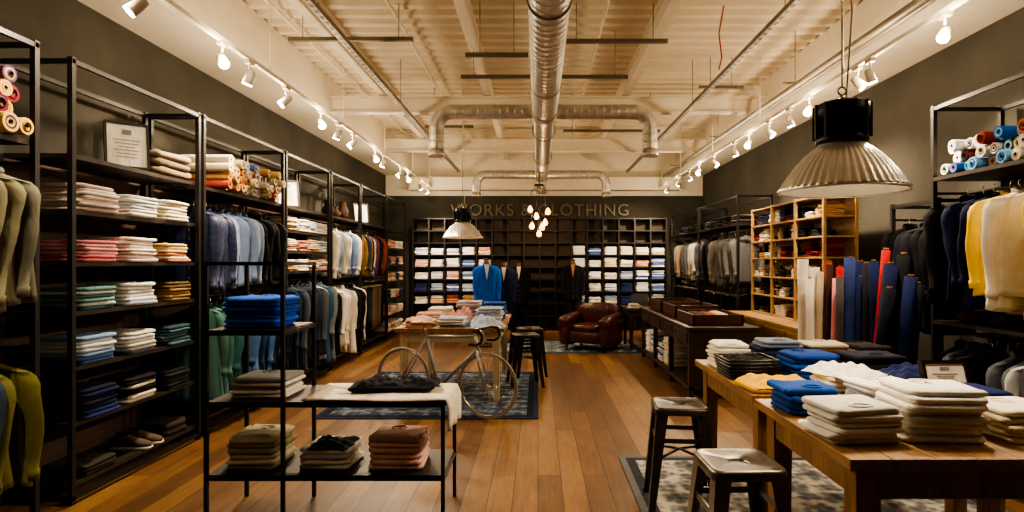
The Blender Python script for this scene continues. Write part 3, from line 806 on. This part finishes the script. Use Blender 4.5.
# ------------------------------------------------------------ right side
RX = 3.3
rack('clothing_rack', RX, 3.86, 3.2, 5.0, 2.9, (2.3, 1.12, .12), (2.17, 1.0), 3.9)
rack('clothing_rack', RX+.1, 3.86, 5.1, 5.75, 2.15, (.12,), (2.0,), None)
rolls('fabric_rolls', 3.80, .5, 3.4, 4.95, 2.3, .05, 3, ['#1450a8', '#f4eee2', '#b4661c', '#d0a040', '#6cb0e0', '#7a2a1c', '#e3d6b8', '#1c7a8c', '#f8f8f4'])
rail_of('hanging_jackets', 3.45, 3.4, 4.9, 2.17, ['#141416', '#181714', '#f8d030', '#f8d030', '#f4d050', '#faf6ee', '#f8f4ec', '#faf6ee', '#12141c', '#14183e', '#141830', '#141519'], .84, .27, .125, .045, .62, .35)
rail_of('hanging_jackets', 3.45, 3.4, 4.9, 1.0, ['#1a4098', '#2a4068', '#4c5460', '#c4c8d0', '#5c6470', '#1a1e2c', '#2a2e38', '#14161e'], .75, .26, .11, .045, .56, .3)
rail_of('hanging_jackets', 3.55, 5.2, 5.7, 2.0, ['#121318', '#1c1e28', '#0c0d12'], .9, .24, .1)
B = MB()
for y in (3.6, 4.0, 4.4, 4.75): B.sq((3.5, y, 1.165), (.16, .10, .045), fab(R.choice(['#2c2420', '#4a3628', '#1f1d1c'])), .6)
B.done('leather_bags')
B = MB()
hx0, hx1, hy0, hy1, hz0, hz1 = 3.22, 3.58, 6.75, 9.0, .86, 2.38
ys = [hy0, 7.5, 8.25, hy1]
for y in ys:
    for x in (hx0, hx1): B.box(x-.018, x+.018, y-.018, y+.018, hz0, hz1, HUTW)
for z in (hz0+.02, 1.14, 1.40, 1.66, 1.9, 2.13, hz1-.01):
    B.box(hx0-.012, hx1+.012, hy0, hy1, z-.02, z, HUTW)
B.box(hx1, hx1+.012, hy0, hy1, hz0, hz1, HUTW)
bx0, by0, by1 = 2.92, 6.35, 9.1
B.box(bx0, 3.62, by0, by1, .10, .82, HUTW); B.box(bx0-.03, 3.64, by0-.03, by1+.03, .82, .86, HUTW)
B.box(bx0+.04, 3.6, by0+.04, by1-.04, 0, .10, DARKW)
for i in range(4):
    for j in range(3):
        w = (by1-by0)/4; a = by0+i*w+.03; b = a+w-.06; z = .14+j*.225
        B.box(bx0-.018, bx0, a, b, z, z+.2, HUTW)
        B.tube([(bx0-.018, (a+b)/2, z+.1), (bx0-.045, (a+b)/2, z+.1)], [.009, .016], BLK, 10)
B.done('haberdashery_hutch', .003)
B = MB()
for z in (.88, 1.14, 1.4, 1.66, 1.9, 2.13):
    for a, b in zip(ys[:-1], ys[1:]):
        y = a+.11
        while y < b-.08:
            k = R.random(); x = 3.36
            if k < .8: stack(B, x, y, z, .24, .17, R.choice((3, 5, 6, 7)), .026, R.choice([['#f4eee2'], ['#7a1a0c', '#5a1010'], ['#1a2650'], ['#b4843a', '#e6dccb'], ['#a4947c', '#4a3622'], ['#1a1a20'], ['#d8ccb4', '#e6e0d2']]), collar=False)
            else: B.lathe([(0, 0), (.04, 0), (.045, .1), (.02, .12), (.02, .15), (0, .15)], (x-.05, y, z), fab(R.choice(['#5a3a20', '#d8ccb4', '#23252a'])), 12)
            y += .185
B.done('haberdashery_goods')
# fabric rolls standing in a stand
B = MB()
cs = ['#f4efe6', '#ece6da', '#f4efe6', '#a49c90', '#b8a890', '#8a3a20', '#3a2420', '#a8121c', '#d88c90', '#a8121c', '#4a484c', '#14204c', '#2c3a6c', '#b81c14', '#14204c', '#f0ece2', '#22222c', '#7a1a1a', '#14204c', '#8c8c90']
for i, c in enumerate(cs):
    f = i/(len(cs)-1); x = 2.78+.34*f+(.12 if i % 2 else 0)-.05; y = 6.18-.82*f; h = R.uniform(1.42, 1.66); r = R.uniform(.032, .05); lx = R.uniform(-.05, .06); ly = R.uniform(-.05, .05)
    pts = [(x+lx*k/4, y+ly*k/4, .03+(h-.03)*k/4) for k in range(5)]
    B.tube(pts, [r*R.uniform(.92, 1.1) for _ in pts], fab(c), 14); e = pts[-1]
    B.tube([e, (e[0], e[1], e[2]+.015)], .018, fab('#8a6a44'), 10)
B.box(2.6, 3.26, 5.28, 6.28, 0, .03, DARKW)
B.tube([(2.62, 5.3, .35), (3.24, 5.3, .35), (3.24, 6.26, .35), (2.62, 6.26, .35)], .012, BLK, 8, closed=True)
for x in (2.62, 3.24):
    for y in (5.3, 6.26): B.tube([(x, y, .02), (x, y, .36)], .012, BLK, 8)
B.done('fabric_rolls')
B = MB()
for c, x, y, h, r, lx in (('#0b1024', 2.70, 4.90, 1.38, .05, .17), ('#101a44', 2.78, 4.98, 1.58, .055, .15), ('#090b12', 2.90, 5.0, 1.66, .05, .15), ('#122050', 2.86, 4.84, 1.48, .05, .15), ('#a01412', 2.84, 5.12, 1.70, .035, .13), ('#0b1024', 2.98, 4.9, 1.42, .05, .12)):
    B.tube([(x, y, 0.0), (x+lx*.3, y, h*.35), (x+lx*.6, y, h*.65), (x+lx, y, h)], [r*1.1, r*1.05, r*.95, r], fab(c), 16)
    B.tube([(x+lx, y, h), (x+lx+.001, y, h+.02)], .022, fab('#8a6a44'), 10)
B.done('fabric_rolls')
rack('clothing_rack', 3.1, 3.62, 9.3, 11.5, 2.65, (.14, 1.3, 2.2), (2.08, 1.18), 3.68)
rack('clothing_rack', 3.1, 3.62, 11.6, 13.9, 2.65, (.14, 1.3, 2.2), (2.08, 1.18), 3.68)
rail_of('hanging_jackets', 3.28, 9.45, 11.4, 2.08, ['#6c6c70', '#808080', '#33353d', '#989490', '#1b1d25', '#56585e'], .75, .24, .1)
rail_of('hanging_shirts', 3.28, 11.75, 13.8, 2.08, ['#ccc6b8', '#7a8088', '#5c4a3c', '#948870', '#1a1e2c'], .72, .23, .1)
trouser_rail('hanging_trousers', 3.28, 9.45, 11.4, 1.18, ['#14161c', '#1c1e26', '#2e261c', '#101218'], .92)
trouser_rail('hanging_trousers', 3.28, 11.75, 13.8, 1.18, ['#101218', '#2a1e12', '#181a22'], .92)
B = MB()
for y in (9.6, 10.1, 10.6, 11.1, 11.9, 12.5, 13.2): stack(B, 3.3, y, 2.2, .34, .36, 4, .04, ['#2a2e38', '#4a4238', '#1c1e28'], collar=False)
B.done('folded_blankets')
B = MB(); cx0, cx1, cy0, cy1 = 1.76, 2.55, 7.0, 10.2
B.box(cx0-.03, cx1+.03, cy0-.03, cy1+.03, .80, .84, DARKW)
B.box(cx0, cx1, cy0, cy1, .62, .80, DARKW); B.box(cx0, cx1, cy0, cy1, .10, .14, DARKW)
for x in (cx0+.03, cx1-.03):
    for y in (cy0+.03, (2*cy0+cy1)/3, (cy0+2*cy1)/3, cy1-.03): B.box(x-.03, x+.03, y-.03, y+.03, 0, .62, DARKW)
B.box(cx1-.04, cx1-.02, cy0, cy1, .14, .62, DARKW); B.box(cx0+.02, cx1, cy0+.01, cy0+.03, .14, .62, DARKW)
for i in range(4):
    a = cy0+.06+i*.79; B.box(cx0-.012, cx0, a, a+.7, .65, .77, DARKW); B.tube([(cx0-.03, a+.35, .71), (cx0-.01, a+.35, .71)], .014, CHROME, 8)
B.done('display_cabinet', .004)
B = MB()
for y in (8.5, 8.95, 9.5, 9.9):
    stack(B, cx0+.22, y, .14, .36, .34, R.choice((9, 11, 13)), .03, R.choice([['#f0ece4'], ['#3c70c0', '#dcd8d0'], ['#e8e0d0', '#e4ddd0']]), collar=False)
B.done('folded_shirts')
B = MB()
for y0, y1, h in ((7.15, 8.0, .13), (8.1, 8.9, .17), (9.05, 9.9, .17)):
    for a in ((1.85, 2.45, y0, y0+.02), (1.85, 2.45, y1-.02, y1), (1.85, 1.87, y0, y1), (2.43, 2.45, y0, y1)): B.box(a[0], a[1], a[2], a[3], .84, .84+h, REDL)
    B.box(1.85, 2.45, y0, y1, .84, .85, REDL)
    for q in range(3): stack(B, 2.0+.14*q, (y0+y1)/2, .85, .12, .5, 4, .03, R.choice([['#3a2a24'], ['#7c4a34'], ['#20222a'], ['#c4b49c']]), collar=False)
B.done('leather_display_tray')

# ------------------------------------------------------------ armchair and desk
B = MB(); M = XF(.98, 10.95, .013, -.5)
B.sq((0, 0, .25), (.34, .38, .12), LEATH, .3, M); B.sq((0, -.06, .40), (.26, .33, .08), LEATH, .4, M)
for s in (-1, 1):
    B.sq((s*.39, -.02, .30), (.10, .40, .22), LEATH, .4, M); B.tube([(s*.40, -.40, .50), (s*.40, -.2, .53), (s*.39, .3, .56)], [.10, .11, .11], LEATH, 14, M)
    B.sq((s*.40, -.41, .50), (.095, .03, .09), LEATH, .8, M)
B.sq((0, .34, .52), (.43, .12, .31), LEATH, .5, M); B.sq((0, .23, .56), (.27, .10, .24), LEATH, .5, M)
for sx in (-1, 1):
    for sy in (-1, 1): B.tube([(sx*.36, sy*.32, 0), (sx*.34, sy*.32, .14)], [.02, .03], DARKW, 10, M)
B.done('leather_armchair')
table('writing_desk', 1.6, 2.5, 10.75, 11.7, .76, .04, DARKW, DARKW, .035, .1)
B = MB()
M = XF(1.95, 11.25, .76, .2); B.box(-.17, .17, -.12, .12, 0, .018, BLK, M)
B.box(-.17, .17, .12, .135, .01, .24, solid('screen_grey', '#5a6068', .3), M); B.done('laptop')
st('folded_shirts', 1.76, 10.95, .76, .2, .25, 3, .025, ['#e4ddd0', '#c4b8a4'])
st('folded_shirts', 2.3, 10.95, .76, .26, .25, 6, .028, ['#e8e4da', '#c49c6a'])

# ------------------------------------------------------------ back grid wall
B = MB(); gx0, gy0, gy1 = -2.92, 14.0, 14.42; cw = .37; ncol = 16; gx1 = gx0+cw*ncol
BBD = solid('cubby_back_board', '#5c5346', .7)
for i in range(ncol+1):
    x = gx0+i*cw; B.box(x-.016, x+.016, gy0, gy0+.03, 0, 2.64, BLK)
    B.box(x-.009, x+.009, gy0+.03, gy1, 0.04, 2.6, BLKW)
zs = [.06+.285*k for k in range(10)]
for z in zs:
    B.box(gx0, gx1, gy0-.005, gy0+.035, z-.026, z, BLK); B.box(gx0, gx1, gy0+.03, gy1, z-.018, z, BLKW)
B.box(gx0, gx1, gy1, gy1+.02, 0, 2.64, BBD)
B.done('cubby_shelving')
def cubby(cols_i, zi, pal):
    B = MB()
    for i in cols_i:
        for k in zi:
            if R.random() < .05: continue
            stack(B, gx0+(i+.5)*cw, gy0+.19, zs[k], .31, .32, R.choice((6, 7, 8)), .026, R.choice(pal), collar=False)
    B.done('folded_shirts')
P1 = [['#ffffff'], ['#f4f0e8', '#a4b4d0'], ['#f8f4ec', '#d9a084'], ['#ffffff', '#5c74b0'], ['#f4e8d4'], ['#fffcf6', '#f4f0e8'], ['#c4d0e8', '#fffcf6']]
P2 = [['#c4ccd8', '#7c8cb4'], ['#2a3660'], ['#a4533a', '#c9a08c'], ['#e9e2d4'], ['#c9a56c']]
cubby(range(0, 5), (4, 5, 6), P1); cubby(range(0, 5), (2, 3), P2+P1)
cubby(range(10, 16), (4, 5, 6), P1); cubby(range(10, 16), (2, 3), P1+P2[:2])
cu = bpy.data.curves.new('sign_lettering', 'FONT'); cu.body = 'WORKS & CLOTHING'; cu.size = .40; cu.extrude = .02
cu.align_x = 'CENTER'; cu.space_character = 1.12
o = bpy.data.objects.new('sign_lettering', cu); col.objects.link(o); o.location = (.05, 14.47, 2.72); o.rotation_euler = (math.pi/2, 0, 0)
cu.materials.append(solid('sign_letter_metal', '#5e5a44', .5, .1))
def suit(x, y, c, inner, zt=1.52, L=.85, yaw=0, legs=False):
    B = MB(); m = fab(c)
    garment(B, x, y, zt, m, L, .23, .11, yaw, .6, True, None, fab(inner))
    B.tube([(x, y, zt-.02), (x, y, zt+.08)], [.05, .055], fab('#6c5c4c'), 12); B.sq((x, y, zt+.09), (.055, .055, .02), BLKW, .8)
    if legs:
        for s in (-1, 1): B.tube([(x+s*.1, y, zt-L+.1), (x+s*.1, y, .45), (x+s*.1, y, .05)], [.10, .085, .075], m, 12)
    else: B.tube([(x, y, 0.03), (x, y, zt-L+.05)], .018, BLK, 8)
    B.lathe([(0, 0), (.17, 0), (.17, .02), (.03, .04), (0, .04)], (x, y, 0.013), BLK, 24)
    B.done('suit_on_dress_form')
suit(-.98, 11.4, '#1c60d4', '#f4f0e8', 1.56, .9, .15)
suit(-.66, 11.9, '#162040', '#e8e4da', 1.5, .85, -.1)
suit(-.42, 13.2, '#101014', '#d8d4ca', 1.5, .85, 0, True)
suit(.78, 13.5, '#16141a', '#9c7c5c', 1.55, .8, 0, True)

# ------------------------------------------------------------ world, camera
w = bpy.data.worlds.new('world'); scn.world = w; w.use_nodes = True
w.node_tree.nodes['Background'].inputs[0].default_value = (1, .85, .65, 1); w.node_tree.nodes['Background'].inputs[1].default_value = .2
cam = bpy.data.cameras.new('camera'); co = bpy.data.objects.new('camera', cam); col.objects.link(co)
co.location = (0, 0, 1.6); co.rotation_euler = (math.pi/2, 0, 0)
cam.sensor_width = 36; cam.lens = 600/1024*36; cam.shift_x = -26/1024; cam.shift_y = 6/1024; cam.clip_start = .05
scn.camera = co
try:
    scn.view_settings.view_transform = 'AgX'; scn.view_settings.look = 'AgX - Medium High Contrast'
except Exception as e: print(e)
scn.view_settings.exposure = .25
